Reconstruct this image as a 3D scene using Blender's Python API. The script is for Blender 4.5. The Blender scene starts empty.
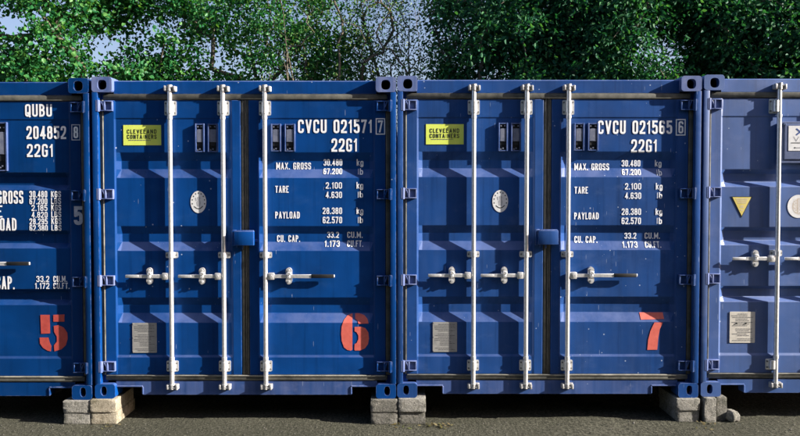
import bpy, bmesh, math, random
import numpy as np
from mathutils import Vector, Matrix

scene = bpy.context.scene
C = scene.collection
R = math.radians

# ------------------------------------------------------------------ camera
cam_d = bpy.data.cameras.new('camera')
cam = bpy.data.objects.new('camera', cam_d)
C.objects.link(cam)
cam.location = (0, -6.28, 1.85)
cam.rotation_euler = (R(90 - 1.7), 0, 0)
cam_d.sensor_width = 36
cam_d.lens = 36 * 781 / 800
cam_d.clip_end = 2000
scene.camera = cam

# ------------------------------------------------------------------ sky, sun, exposure
SUN_DIR = Vector((4.55, -1.0, 2.1)).normalized()          # towards the sun
elev = math.asin(SUN_DIR.z)
world = bpy.data.worlds.new('World')
scene.world = world
world.use_nodes = True
wn = world.node_tree.nodes
wl = world.node_tree.links
sky = wn.new('ShaderNodeTexSky')
sky.sky_type = 'NISHITA'
sky.sun_disc = False
sky.sun_elevation = elev
sky.sun_rotation = math.atan2(SUN_DIR.x, SUN_DIR.y)
sky.air_density = 1.0
sky.dust_density = 1.6
sky.ozone_density = 2.5
tint = wn.new('ShaderNodeMix'); tint.data_type = 'RGBA'; tint.blend_type = 'MULTIPLY'
tint.inputs[0].default_value = 1.0
tint.inputs[7].default_value = (1.13, 0.98, 1.02, 1)
wl.new(sky.outputs[0], tint.inputs[6])
wl.new(tint.outputs[2], wn['Background'].inputs[0])
wn['Background'].inputs[1].default_value = 0.06

sun_d = bpy.data.lights.new('sun', 'SUN')
sun_d.energy = 5.0
sun_d.angle = R(0.5)
sun_d.color = (1.0, 0.93, 0.84)
sun = bpy.data.objects.new('sun', sun_d)
C.objects.link(sun)
sun.rotation_euler = SUN_DIR.to_track_quat('Z', 'Y').to_euler()
sun.location = (20, -6, 12)

scene.view_settings.view_transform = 'Standard'
scene.view_settings.look = 'None'
scene.view_settings.exposure = 1.55
scene.view_settings.gamma = 1.0
scene.view_settings.use_curve_mapping = False
scene.render.engine = 'CYCLES'
scene.cycles.max_bounces = 8

# ------------------------------------------------------------------ helpers
def tag(o, label=None, cat=None, group=None, kind=None):
    if label: o['label'] = label
    if cat: o['category'] = cat
    if group: o['group'] = group
    if kind: o['kind'] = kind
    return o

def empty(name, loc, label, cat, group=None, rz=0):
    o = bpy.data.objects.new(name, None)
    C.objects.link(o)
    o.location = loc
    o.rotation_euler = (0, 0, rz)
    o.empty_display_size = 0.2
    return tag(o, label, cat, group)

def obj(name, bm, mats, parent=None, smooth=None, bevel=None):
    me = bpy.data.meshes.new(name)
    bm.normal_update()
    bm.to_mesh(me)
    bm.free()
    for m in (mats if isinstance(mats, (list, tuple)) else [mats]):
        me.materials.append(m)
    o = bpy.data.objects.new(name, me)
    C.objects.link(o)
    if parent: o.parent = parent
    if smooth is not None:
        me.polygons.foreach_set('use_smooth', [True] * len(me.polygons))
        me.update()
        try:
            me.set_sharp_from_angle(angle=R(smooth))
        except Exception:
            pass
    if bevel:
        md = o.modifiers.new('bevel', 'BEVEL')
        md.width = bevel[0]; md.segments = bevel[1]
        md.limit_method = 'ANGLE'; md.angle_limit = R(bevel[2] if len(bevel) > 2 else 30)
    return o

def box(bm, x0, x1, y0, y1, z0, z1, bev=0, seg=2, mi=0):
    ret = bmesh.ops.create_cube(bm, size=1)
    vs = ret['verts']
    bmesh.ops.scale(bm, vec=(x1 - x0, y1 - y0, z1 - z0), verts=vs)
    bmesh.ops.translate(bm, vec=((x0 + x1) / 2, (y0 + y1) / 2, (z0 + z1) / 2), verts=vs)
    fs = {f for v in vs for f in v.link_faces}
    for f in fs: f.material_index = mi
    if bev:
        es = {e for v in vs for e in v.link_edges}
        r = bmesh.ops.bevel(bm, geom=list(es), offset=bev, segments=seg, affect='EDGES', profile=0.5)
        for f in r['faces']: f.material_index = mi
        for f in r['faces']:
            for e in f.edges:
                for g in e.link_faces: g.material_index = mi

def cyl(bm, p0, p1, r, n=12, r1=None, mi=0, caps=True):
    p0 = Vector(p0); p1 = Vector(p1)
    d = p1 - p0
    q = d.to_track_quat('Z', 'Y')
    r1 = r if r1 is None else r1
    a = []; b = []
    for i in range(n):
        t = 2 * math.pi * i / n
        v = Vector((math.cos(t), math.sin(t), 0))
        a.append(bm.verts.new(p0 + q @ (v * r)))
        b.append(bm.verts.new(p1 + q @ (v * r1)))
    for i in range(n):
        f = bm.faces.new((a[i], a[(i + 1) % n], b[(i + 1) % n], b[i])); f.material_index = mi
    if caps:
        f = bm.faces.new(a[::-1]); f.material_index = mi
        f = bm.faces.new(b); f.material_index = mi

def prism(bm, pts, y0, y1, mi=0):
    """polygon in the u,v plane extruded along y"""
    a = [bm.verts.new((p[0], y0, p[1])) for p in pts]
    b = [bm.verts.new((p[0], y1, p[1])) for p in pts]
    n = len(pts)
    f = bm.faces.new(a); f.material_index = mi
    f = bm.faces.new(b[::-1]); f.material_index = mi
    for i in range(n):
        f = bm.faces.new((a[(i + 1) % n], a[i], b[i], b[(i + 1) % n])); f.material_index = mi

def rrect(x0, x1, z0, z1, r, n=4):
    pts = []
    for cx, cz, a0 in ((x1 - r, z0 + r, -90), (x1 - r, z1 - r, 0), (x0 + r, z1 - r, 90), (x0 + r, z0 + r, 180)):
        for i in range(n + 1):
            a = R(a0 + 90 * i / n)
            pts.append((cx + r * math.cos(a), cz + r * math.sin(a)))
    return pts

def ellipse(cx, cz, a, b, n=32):
    return [(cx + a * math.cos(2 * math.pi * i / n), cz + b * math.sin(2 * math.pi * i / n)) for i in range(n)]

# ------------------------------------------------------------------ materials
class NT:
    def __init__(self, name):
        self.m = bpy.data.materials.new(name)
        self.m.use_nodes = True
        self.t = self.m.node_tree
        self.b = self.t.nodes['Principled BSDF']
    def n(self, typ, **kw):
        nd = self.t.nodes.new(typ)
        for k, v in kw.items():
            if k.startswith('i_'):
                key = k[2:]
                nd.inputs[int(key) if key.isdigit() else key].default_value = v
            else:
                setattr(nd, k, v)
        return nd
    def l(self, a, b): self.t.links.new(a, b)
    def ramp(self, src, stops):
        r = self.t.nodes.new('ShaderNodeValToRGB')
        cr = r.color_ramp
        while len(cr.elements) < len(stops): cr.elements.new(0.5)
        for e, (p, c) in zip(cr.elements, stops):
            e.position = p
            e.color = c if len(c) == 4 else (*c, 1)
        self.l(src, r.inputs[0])
        return r.outputs[0]
    def mix(self, fac, a, b, blend='MIX'):
        m = self.t.nodes.new('ShaderNodeMix')
        m.data_type = 'RGBA'; m.blend_type = blend
        for sock, v in ((m.inputs[0], fac), (m.inputs[6], a), (m.inputs[7], b)):
            if hasattr(v, 'is_linked'): self.l(v, sock)
            else: sock.default_value = v if not isinstance(v, tuple) or len(v) == 4 else (*v, 1)
        return m.outputs[2]
    def math(self, op, a, b=None, clamp=False):
        m = self.t.nodes.new('ShaderNodeMath'); m.operation = op; m.use_clamp = clamp
        for s, v in ((m.inputs[0], a), (m.inputs[1], b)):
            if v is None: continue
            if hasattr(v, 'is_linked'): self.l(v, s)
            else: s.default_value = v
        return m.outputs[0]
    def coords(self, scale=(1, 1, 1), rot=(0, 0, 0)):
        tc = self.n('ShaderNodeTexCoord'); oi = self.n('ShaderNodeObjectInfo')
        mu = self.math('MULTIPLY', oi.outputs['Random'], 53.0)
        cb = self.n('ShaderNodeCombineXYZ')
        for i in range(3): self.l(mu, cb.inputs[i])
        ad = self.n('ShaderNodeVectorMath', operation='ADD')
        self.l(tc.outputs['Object'], ad.inputs[0]); self.l(cb.outputs[0], ad.inputs[1])
        mp = self.n('ShaderNodeMapping')
        mp.inputs['Scale'].default_value = scale
        mp.inputs['Rotation'].default_value = rot
        self.l(ad.outputs[0], mp.inputs[0])
        return mp.outputs[0]
    def noise(self, vec, scale, detail=4, rough=0.55):
        n = self.n('ShaderNodeTexNoise')
        n.inputs['Scale'].default_value = scale
        n.inputs['Detail'].default_value = detail
        n.inputs['Roughness'].default_value = rough
        self.l(vec, n.inputs['Vector'])
        return n.outputs['Fac']
    def bump(self, h, strength, dist=0.01, prev=None):
        b = self.n('ShaderNodeBump')
        b.inputs['Strength'].default_value = strength
        b.inputs['Distance'].default_value = dist
        self.l(h, b.inputs['Height'])
        if prev: self.l(prev, b.inputs['Normal'])
        self.l(b.outputs[0], self.b.inputs['Normal'])
        return b.outputs[0]
    def set(self, **kw):
        for k, v in kw.items():
            key = {'base': 'Base Color', 'rough': 'Roughness', 'metal': 'Metallic', 'spec': 'Specular IOR Level'}[k]
            s = self.b.inputs[key]
            if hasattr(v, 'is_linked'): self.l(v, s)
            else: s.default_value = v if not isinstance(v, tuple) or len(v) == 4 else (*v, 1)

def paint(name, base, chalk, chalk_col, speck=0.35, rough=0.42, scratch=0.5, spec=0.2, dust_sheen=0.44):
    t = NT(name)
    v = t.coords()
    big = t.noise(v, 1.7, 5, 0.6)
    dark = tuple(c * 0.72 for c in base); lite = tuple(c * 1.22 for c in base)
    col = t.ramp(big, [(0.3, dark), (0.7, lite)])
    # chalky, dusty runs down the sheet
    st = t.noise(t.coords(scale=(9, 9, 0.7)), 1.6, 5, 0.6)
    patch = t.noise(v, 3.3, 6, 0.65)
    dust = t.math('MULTIPLY', t.ramp(st, [(0.36, (0, 0, 0)), (0.74, (1, 1, 1))]), t.ramp(patch, [(0.3, (0.25,) * 3), (0.7, (1, 1, 1))]))
    dust = t.math('ADD', t.math('MULTIPLY', dust, chalk), chalk * 0.45)
    col = t.mix(dust, col, chalk_col)
    # dark grime runs and chalky smudges
    s2 = t.noise(t.coords(scale=(15, 15, 0.55)), 1.5, 6, 0.65)
    col = t.mix(t.math('MULTIPLY', t.ramp(s2, [(0.52, (0, 0, 0)), (0.74, (1, 1, 1))]), 0.42), col, tuple(c * 0.35 for c in base))
    s3 = t.noise(t.coords(scale=(1, 1, 1.6)), 4.2, 9, 0.68)
    col = t.mix(t.math('MULTIPLY', t.ramp(s3, [(0.55, (0, 0, 0)), (0.72, (1, 1, 1))]), 0.10 + chalk * 0.9, True), col, chalk_col)
    # pale dust tone on upward facing folds, their sunlit sheen painted in
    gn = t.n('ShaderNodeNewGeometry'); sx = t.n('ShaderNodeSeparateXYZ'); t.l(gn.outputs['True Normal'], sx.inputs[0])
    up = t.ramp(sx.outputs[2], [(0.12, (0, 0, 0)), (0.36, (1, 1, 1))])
    up = t.math('MULTIPLY', t.math('MULTIPLY', up, dust_sheen), t.ramp(patch, [(0.36, (0.22,) * 3), (0.60, (1.15,) * 3)]))
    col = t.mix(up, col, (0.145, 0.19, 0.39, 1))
    # white specks
    vo = t.n('ShaderNodeTexVoronoi'); vo.inputs['Scale'].default_value = 17
    t.l(v, vo.inputs['Vector'])
    sep = t.n('ShaderNodeSeparateColor'); t.l(vo.outputs['Color'], sep.inputs[0])
    s1 = t.math('LESS_THAN', vo.outputs['Distance'], t.math('MULTIPLY', sep.outputs[0], 0.11))
    s2 = t.math('LESS_THAN', sep.outputs[1], speck)
    sp = t.math('MULTIPLY', s1, s2)
    col = t.mix(t.math('MULTIPLY', sp, 0.7), col, (0.36, 0.42, 0.55, 1))
    # fine scratches in two directions
    for rot, sc in (((0.2, 0.5, 0), (75, 75, 6)), ((0, -0.9, 0.3), (60, 60, 5))):
        v2 = t.coords(scale=sc, rot=rot)
        vs = t.n('ShaderNodeTexVoronoi'); vs.inputs['Scale'].default_value = 1
        t.l(v2, vs.inputs['Vector'])
        s3 = t.n('ShaderNodeSeparateColor'); t.l(vs.outputs['Color'], s3.inputs[0])
        a = t.math('LESS_THAN', vs.outputs['Distance'], 0.13)
        b = t.math('GREATER_THAN', s3.outputs[0], 1 - 0.045 * scratch)
        col = t.mix(t.math('MULTIPLY', t.math('MULTIPLY', a, b), 0.55), col, (0.3, 0.36, 0.5, 1))
    # rubbed edges
    bv = t.n('ShaderNodeBevel', samples=4); bv.inputs['Radius'].default_value = 0.006
    dt = t.n('ShaderNodeVectorMath', operation='DOT_PRODUCT')
    t.l(bv.outputs[0], dt.inputs[0]); t.l(gn.outputs['Normal'], dt.inputs[1])
    ed = t.ramp(dt.outputs['Value'], [(0.86, (1, 1, 1)), (0.985, (0, 0, 0))])
    en = t.ramp(t.noise(v, 24, 4, 0.65), [(0.42, (0, 0, 0)), (0.60, (1, 1, 1))])
    col = t.mix(t.math('MULTIPLY', t.math('MULTIPLY', ed, en), 0.75), col, (0.24, 0.27, 0.40, 1))
    # rust bleeding spots
    ru = t.noise(v, 11, 6, 0.7)
    rf = t.ramp(ru, [(0.71, (0, 0, 0)), (0.76, (1, 1, 1))])
    col = t.mix(t.math('MULTIPLY', rf, 0.45), col, (0.09, 0.035, 0.02, 1))
    rr = t.math('ADD', t.math('MULTIPLY', patch, 0.22), rough - 0.1)
    t.set(base=col, rough=rr, spec=spec)
    b1 = t.bump(t.noise(v, 2.6, 2, 0.4), 0.42, 0.02)
    t.bump(t.noise(v, 130, 3, 0.6), 0.10, 0.002, b1)
    return t.m

BLUE = (0.0008, 0.046, 0.205)
M = {}
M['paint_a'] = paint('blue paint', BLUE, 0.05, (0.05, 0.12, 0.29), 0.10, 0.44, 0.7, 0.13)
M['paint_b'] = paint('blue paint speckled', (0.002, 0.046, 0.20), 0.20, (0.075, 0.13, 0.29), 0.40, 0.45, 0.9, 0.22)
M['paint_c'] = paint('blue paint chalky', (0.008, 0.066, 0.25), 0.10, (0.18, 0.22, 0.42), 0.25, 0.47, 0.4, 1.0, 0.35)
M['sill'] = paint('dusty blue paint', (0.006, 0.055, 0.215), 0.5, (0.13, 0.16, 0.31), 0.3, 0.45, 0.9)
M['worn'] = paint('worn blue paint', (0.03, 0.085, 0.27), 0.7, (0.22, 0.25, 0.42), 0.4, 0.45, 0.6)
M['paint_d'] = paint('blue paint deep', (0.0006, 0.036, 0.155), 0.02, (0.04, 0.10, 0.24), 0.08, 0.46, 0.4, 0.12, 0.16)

def simple(name, c0, c1, scale, rough, metal=0.0, bump=0.1, bscale=60, spec=0.5):
    t = NT(name)
    v = t.coords()
    t.set(base=t.ramp(t.noise(v, scale, 5, 0.6), [(0.3, c0), (0.7, c1)]), rough=rough, metal=metal, spec=spec)
    if bump: t.bump(t.noise(v, bscale, 4, 0.6), bump, 0.004)
    return t.m
M['galv'] = simple('galvanised steel', (0.66, 0.66, 0.67), (0.92, 0.915, 0.91), 45, 0.33, 0.6, 0.08)
M['galv_worn'] = simple('worn galvanised steel', (0.18, 0.18, 0.18), (0.66, 0.65, 0.64), 70, 0.5, 0.3, 0.2)
M['rubber'] = simple('grey rubber seal', (0.04, 0.042, 0.037), (0.115, 0.112, 0.094), 14, 0.75, 0, 0.25, 40)
M['lip'] = simple('pale seal lip', (0.10, 0.10, 0.085), (0.30, 0.285, 0.24), 12, 0.6, 0, 0.1)
M['black'] = simple('black grip', (0.008, 0.008, 0.009), (0.02, 0.02, 0.02), 30, 0.5)
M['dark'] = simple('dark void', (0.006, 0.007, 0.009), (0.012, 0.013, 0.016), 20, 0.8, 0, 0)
M['under'] = simple('dark underside timber', (0.03, 0.026, 0.022), (0.06, 0.05, 0.042), 8, 0.85)
M['white'] = simple('white lettering', (0.76, 0.78, 0.82), (0.88, 0.89, 0.90), 38, 0.55, 0, 0)
M['pale'] = simple('worn pale lettering', (0.36, 0.38, 0.46), (0.55, 0.56, 0.62), 38, 0.55, 0, 0)
M['red'] = simple('red stencil paint', (0.56, 0.10, 0.075), (0.70, 0.15, 0.11), 24, 0.55, 0, 0)
M['red_dull'] = simple('dull red stencil paint', (0.40, 0.055, 0.045), (0.52, 0.085, 0.065), 24, 0.6, 0, 0)
M['lime'] = simple('yellow green sign', (0.64, 0.75, 0.11), (0.74, 0.84, 0.16), 9, 0.4, 0, 0)
M['ink'] = simple('black print', (0.012, 0.02, 0.02), (0.03, 0.035, 0.03), 30, 0.5, 0, 0)
M['plate'] = simple('grey metal plate', (0.30, 0.30, 0.29), (0.42, 0.41, 0.39), 25, 0.45, 0.2, 0.1)
M['plate_pale'] = simple('pale data plate', (0.50, 0.47, 0.41), (0.62, 0.59, 0.52), 25, 0.5, 0, 0.1)
M['print_grey'] = simple('grey print', (0.12, 0.12, 0.125), (0.20, 0.20, 0.20), 30, 0.5, 0, 0)
M['emblem'] = simple('emblem white', (0.60, 0.61, 0.63), (0.74, 0.74, 0.74), 30, 0.5, 0, 0)
M['emblem_grey'] = simple('emblem grey', (0.28, 0.29, 0.32), (0.40, 0.40, 0.42), 30, 0.5, 0, 0)
M['yellow'] = simple('yellow warning label', (0.62, 0.50, 0.12), (0.72, 0.60, 0.20), 18, 0.45, 0, 0)
M['beige'] = simple('beige emblem print', (0.46, 0.40, 0.34), (0.6, 0.54, 0.47), 40, 0.5, 0, 0)
M['blue_ink'] = simple('blue print', (0.01, 0.05, 0.22), (0.02, 0.07, 0.28), 30, 0.5, 0, 0)
M['vent'] = simple('pale grey vent', (0.09, 0.11, 0.17), (0.18, 0.19, 0.25), 25, 0.5, 0, 0.1)
M['vent_blue'] = simple('blue grey vent', (0.05, 0.08, 0.18), (0.08, 0.11, 0.22), 25, 0.5, 0, 0.1)
M['soffit'] = simple('primed frame steel', (0.06, 0.075, 0.12), (0.10, 0.11, 0.14), 10, 0.6)

def concrete(name, c0, c1):
    t = NT(name)
    v = t.coords()
    f = t.noise(v, 58, 7, 0.8)
    g = t.noise(v, 7, 4, 0.6)
    col = t.ramp(f, [(0.32, tuple(x * 0.45 for x in c0)), (0.45, c0), (0.62, c1), (0.75, tuple(min(1, x * 1.25) for x in c1))])
    col = t.mix(t.ramp(g, [(0.35, (0.0,) * 3), (0.7, (0.55,) * 3)]), col, tuple(x * 0.62 for x in c0), 'MIX')
    vo = t.n('ShaderNodeTexVoronoi'); vo.inputs['Scale'].default_value = 95; t.l(v, vo.inputs['Vector'])
    pit = t.math('LESS_THAN', vo.outputs['Distance'], 0.22)
    col = t.mix(t.math('MULTIPLY', pit, 0.5), col, tuple(x * 0.3 for x in c0))
    w = t.noise(v, 13, 6, 0.7)
    col = t.mix(t.ramp(w, [(0.48, (0,) * 3), (0.66, (0.75,) * 3)]), col, (c0[0] * 0.34, c0[1] * 0.36, c0[2] * 0.30))
    t.set(base=col, rough=0.95, spec=0.2)
    b = t.bump(f, 1.0, 0.016)
    t.bump(vo.outputs['Distance'], 0.5, 0.006, b)
    return t.m
M['block_buff'] = concrete('buff concrete block', (0.40, 0.35, 0.26), (0.58, 0.52, 0.41))
M['block_grey'] = concrete('grey concrete block', (0.30, 0.29, 0.26), (0.46, 0.44, 0.39))
M['block_dark'] = concrete('dark concrete block', (0.17, 0.165, 0.145), (0.30, 0.285, 0.25))

def ground_mat():
    t = NT('rough tarmac')
    tc = t.n('ShaderNodeTexCoord')
    v = tc.outputs['Object']
    fine = t.noise(v, 44, 9, 0.74)
    mid = t.noise(v, 9, 5, 0.6)
    big = t.noise(v, 0.9, 4, 0.55)
    mp = t.n('ShaderNodeMapping'); mp.inputs['Scale'].default_value = (1, 0.22, 1); mp.inputs['Rotation'].default_value = (0, 0, 0.12)
    t.l(v, mp.inputs[0])
    brush = t.noise(mp.outputs[0], 30, 6, 0.68)
    col = t.ramp(fine, [(0.36, (0.016, 0.018, 0.012)), (0.47, (0.050, 0.050, 0.034)), (0.57, (0.102, 0.100, 0.072)), (0.69, (0.24, 0.232, 0.178))])
    col = t.mix(t.ramp(mid, [(0.4, (0,) * 3), (0.75, (0.6,) * 3)]), col, (0.055, 0.058, 0.036, 1))
    col = t.mix(t.ramp(big, [(0.42, (0,) * 3), (0.66, (0.75,) * 3)]), col, t.ramp(fine, [(0.39, (0.022, 0.023, 0.015)), (0.64, (0.19, 0.185, 0.138))]))
    t.set(base=col, rough=0.93, spec=0.25)
    vo = t.n('ShaderNodeTexVoronoi'); vo.inputs['Scale'].default_value = 70; t.l(v, vo.inputs['Vector'])
    b = t.bump(fine, 1.0, 0.03)
    b = t.bump(brush, 0.9, 0.03, b)
    t.bump(vo.outputs['Distance'], 0.5, 0.010, b)
    return t.m
M['ground'] = ground_mat()

def leaf_mat(name, cols, trans, rough=0.42):
    t = NT(name)
    g = t.n('ShaderNodeNewGeometry')
    c = t.ramp(g.outputs['Random Per Island'], [(i / (len(cols) - 1), c) for i, c in enumerate(cols)])
    t.set(base=c, rough=rough, spec=0.22)
    tr = t.n('ShaderNodeBsdfTranslucent')
    c2 = t.mix(1.0, c, (1.9, 1.7, 0.55, 1), 'MULTIPLY')
    t.l(c2, tr.inputs[0])
    ms = t.n('ShaderNodeMixShader'); ms.inputs[0].default_value = trans
    t.l(t.b.outputs[0], ms.inputs[1]); t.l(tr.outputs[0], ms.inputs[2])
    t.l(ms.outputs[0], t.t.nodes['Material Output'].inputs[0])
    return t.m
M['leaf_bright'] = leaf_mat('bright green leaves', [(0.006, 0.062, 0.022), (0.018, 0.125, 0.036), (0.040, 0.17, 0.046), (0.10, 0.25, 0.06)], 0.30)
M['leaf_mid'] = leaf_mat('mid green leaves', [(0.008, 0.045, 0.022), (0.022, 0.10, 0.034), (0.065, 0.17, 0.05), (0.17, 0.22, 0.08)], 0.30)
M['leaf_dark'] = leaf_mat('dark green leaves', [(0.007, 0.062, 0.032), (0.012, 0.085, 0.040), (0.020, 0.11, 0.046), (0.055, 0.18, 0.06)], 0.30, 0.55)
M['bark'] = simple('grey brown bark', (0.05, 0.042, 0.03), (0.15, 0.125, 0.09), 12, 0.9, 0, 0.8, 22)
M['bark_dark'] = simple('dry grey twigs', (0.07, 0.06, 0.042), (0.20, 0.17, 0.12), 12, 0.9, 0, 0.6, 22)

# ------------------------------------------------------------------ stroke lettering
def rect(x0, y0, x1, y1):
    xm = (x0 + x1) / 2
    return [(xm, y0), (x1, y0, 1), (x1, y1, 1), (x0, y1, 1), (x0, y0, 1), (xm, y0)]
G = {
 '0': (.46, [rect(0, 0, 1, 1)]),
 '1': (.30, [[(0, .80), (.75, 1), (.75, 0)]]),
 '2': (.46, [[(0, .70), (0, 1, 1), (1, 1, 1), (1, .52, 1), (0, .10), (0, 0), (1, 0)]]),
 '3': (.46, [[(0, .74), (0, 1, 1), (1, 1, 1), (1, .53, 1), (.4, .53)], [(.4, .53), (1, .53, 1), (1, 0, 1), (0, 0, 1), (0, .26)]]),
 '4': (.48, [[(.72, 0), (.72, 1), (0, .25), (1, .25)]]),
 '5': (.46, [[(.95, 1), (.05, 1), (.05, .55), (.5, .62), (1, .62, 1), (1, 0, 1), (0, 0, 1), (0, .21)]]),
 '6': (.46, [rect(0, 0, 1, .57), [(1, .79), (1, 1, 1), (0, 1, 1), (0, .22)]]),
 '7': (.44, [[(0, .86), (0, 1), (1, 1), (.3, 0)]]),
 '8': (.46, [rect(0, 0, 1, .53), rect(.05, .53, .95, 1)]),
 '9': (.46, [rect(0, .43, 1, 1), [(0, .21), (0, 0, 1), (1, 0, 1), (1, .78)]]),
 'A': (.50, [[(0, 0), (.5, 1), (1, 0)], [(.2, .27), (.8, .27)]]),
 'B': (.46, [[(0, 0), (0, 1), (.92, 1, 1), (.92, .53, 1), (0, .53)], [(0, .53), (1, .53, 1), (1, 0, 1), (0, 0)]]),
 'C': (.46, [[(1, .70), (1, 1, 1), (0, 1, 1), (0, 0, 1), (1, 0, 1), (1, .30)]]),
 'D': (.46, [[(0, 0), (0, 1), (1, 1, 1), (1, 0, 1), (0, 0)]]),
 'E': (.40, [[(1, 1), (0, 1), (0, 0), (1, 0)], [(0, .52), (.85, .52)]]),
 'F': (.40, [[(1, 1), (0, 1), (0, 0)], [(0, .52), (.85, .52)]]),
 'G': (.46, [[(1, .72), (1, 1, 1), (0, 1, 1), (0, 0, 1), (1, 0, 1), (1, .47), (.55, .47)]]),
 'I': (.18, [[(.5, 0), (.5, 1)]]),
 'K': (.48, [[(0, 0), (0, 1)], [(1, 1), (.05, .42)], [(.36, .58), (1, 0)]]),
 'L': (.38, [[(0, 1), (0, 0), (1, 0)]]),
 'M': (.60, [[(0, 0), (0, 1), (.5, .25), (1, 1), (1, 0)]]),
 'N': (.48, [[(0, 0), (0, 1), (1, 0), (1, 1)]]),
 'O': (.46, [rect(0, 0, 1, 1)]),
 'P': (.45, [[(0, 0), (0, 1), (1, 1, 1), (1, .46, 1), (0, .46)]]),
 'Q': (.46, [rect(0, 0, 1, 1), [(.55, .25), (1.0, -.06)]]),
 'R': (.46, [[(0, 0), (0, 1), (1, 1, 1), (1, .50, 1), (0, .50)], [(.55, .5), (1, 0)]]),
 'S': (.45, [[(1, .74), (1, 1, 1), (0, 1, 1), (0, .54, 1), (1, .50, 1), (1, 0, 1), (0, 0, 1), (0, .26)]]),
 'T': (.44, [[(0, 1), (1, 1)], [(.5, 1), (.5, 0)]]),
 'U': (.46, [[(0, 1), (0, 0, 1), (1, 0, 1), (1, 1)]]),
 'V': (.50, [[(0, 1), (.5, 0), (1, 1)]]),
 'X': (.50, [[(0, 0), (1, 1)], [(0, 1), (1, 0)]]),
 'Y': (.50, [[(0, 1), (.5, .45), (1, 1)], [(.5, .45), (.5, 0)]]),
 'k': (.42, [[(0, 0), (0, 1)], [(.95, .68), (.05, .28)], [(.35, .42), (1, 0)]]),
 'g': (.44, [rect(0, 0, 1, .68), [(1, .68), (1, -.26, 1), (0, -.26, 1), (0, -.14)]]),
 'l': (.18, [[(.5, 0), (.5, 1)]]),
 'b': (.44, [[(0, 0), (0, 1)], rect(0, 0, 1, .68)]),
 '.': (.15, [[(.5, 0), (.5, .03)]]),
}

def round_path(pts, rad):
    out = []
    n = len(pts)
    for i, p in enumerate(pts):
        if len(p) > 2 and 0 < i < n - 1:
            a = Vector(pts[i - 1][:2]); b = Vector(p[:2]); c = Vector(pts[i + 1][:2])
            r = min(rad, (a - b).length * (0.5 if len(pts[i - 1]) > 2 else 1.0) * 0.98, (c - b).length * (0.5 if len(pts[i + 1]) > 2 else 1.0) * 0.98)
            q0 = b + (a - b).normalized() * r; q1 = b + (c - b).normalized() * r
            for k in range(6):
                s = k / 5
                out.append(q0 * (1 - s) ** 2 + b * 2 * s * (1 - s) + q1 * s ** 2)
        else:
            out.append(Vector(p[:2]))
    res = [out[0]]
    for q in out[1:]:
        if (q - res[-1]).length > 1e-5: res.append(q)
    return res

def stroke(bm, pts, w, y, mi, cap=(0, 0), zlim=None, xlim=None):
    n = len(pts)
    closed = (pts[0] - pts[-1]).length < 1e-5
    if closed: pts = pts[:-1]; n -= 1
    if n < 2: return
    if not closed:
        pts = list(pts)
        if cap[0]: pts[0] = pts[0] + (pts[0] - pts[1]).normalized() * w
        if cap[1]: pts[-1] = pts[-1] + (pts[-1] - pts[-2]).normalized() * w
    L = []; Rr = []
    for i in range(n):
        a = pts[i - 1] if (i > 0 or closed) else None
        b = pts[(i + 1) % n] if (i < n - 1 or closed) else None
        d0 = (pts[i] - a).normalized() if a is not None else None
        d1 = (b - pts[i]).normalized() if b is not None else None
        if d0 is None: d0 = d1
        if d1 is None: d1 = d0
        n0 = Vector((-d0.y, d0.x)); n1 = Vector((-d1.y, d1.x))
        m = n0 + n1
        if m.length < 1e-4: m = n0
        m.normalize()
        k = min(2.6, 1 / max(0.3, m.dot(n0)))
        L.append(bm.verts.new((pts[i].x + m.x * w * k, y, pts[i].y + m.y * w * k)))
        Rr.append(bm.verts.new((pts[i].x - m.x * w * k, y, pts[i].y - m.y * w * k)))
    if zlim:
        for v in L + Rr:
            v.co.z = min(max(v.co.z, zlim[0]), zlim[1])
            if xlim: v.co.x = min(max(v.co.x, xlim[0]), xlim[1])
    for i in range(n if closed else n - 1):
        j = (i + 1) % n
        try:
            f = bm.faces.new((L[i], Rr[i], Rr[j], L[j])); f.material_index = mi
        except ValueError:
            pass

def text(bm, s, u0, u1, v0, v1, wt=0.155, mi=0, y=0.0, gap=0.12, slant=0.0):
    """fit the string s into the box u0..u1, v0..v1 (cap height = v1-v0)"""
    H = v1 - v0
    t = wt * H
    tot = 0
    for i, ch in enumerate(s):
        tot += (0.30 if ch == ' ' else G[ch][0]) + (gap if i < len(s) - 1 else 0)
    k = (u1 - u0) / tot
    x = u0
    yy = y
    for ch in s:
        if ch == ' ':
            x += (0.30 + gap) * k; continue
        gw, strokes = G[ch]
        W = gw * k
        tw = t if ch == '.' else min(t, W * 0.40)
        def at_edge(p, q):
            dx, dy = p[0] - q[0], p[1] - q[1]
            if ch == '.': return 0
            if abs(dx) > 1e-6 and abs(dy) > 1e-6: return 1
            if abs(dx) > 1e-6: return int(p[0] <= 0.001 or p[0] >= 0.949)
            return int(p[1] <= 0.001 or p[1] >= 0.999)
        kk = 0
        for st in strokes:
            # hard corners start a new stroke, rounded ones stay on it
            runs = [[st[0]]]
            for i, p in enumerate(st[1:], 1):
                runs[-1].append(p)
                if len(p) == 2 and i < len(st) - 1: runs.append([p])
            for ri, rn in enumerate(runs):
                pts = []
                for p in rn:
                    px = x + tw / 2 + p[0] * max(W - tw, 0.0001)
                    pz = v0 + t / 2 + p[1] * (H - t)
                    if ch == '.': pz = v0 + p[1] / 0.03 * t * 1.1
                    pts.append((px, pz) + tuple(p[2:]))
                c0 = 1 if ri > 0 else at_edge(rn[0], rn[1])
                c1 = 1 if ri < len(runs) - 1 else at_edge(rn[-1], rn[-2])
                stroke(bm, round_path(pts, 0.23 * H), tw / 2, y - 0.00014 * kk, mi, (c0, c1), None if ch in 'gQ' else (v0, v1), (x, x + W))
                kk += 1
        x += (gw + gap) * k

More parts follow.
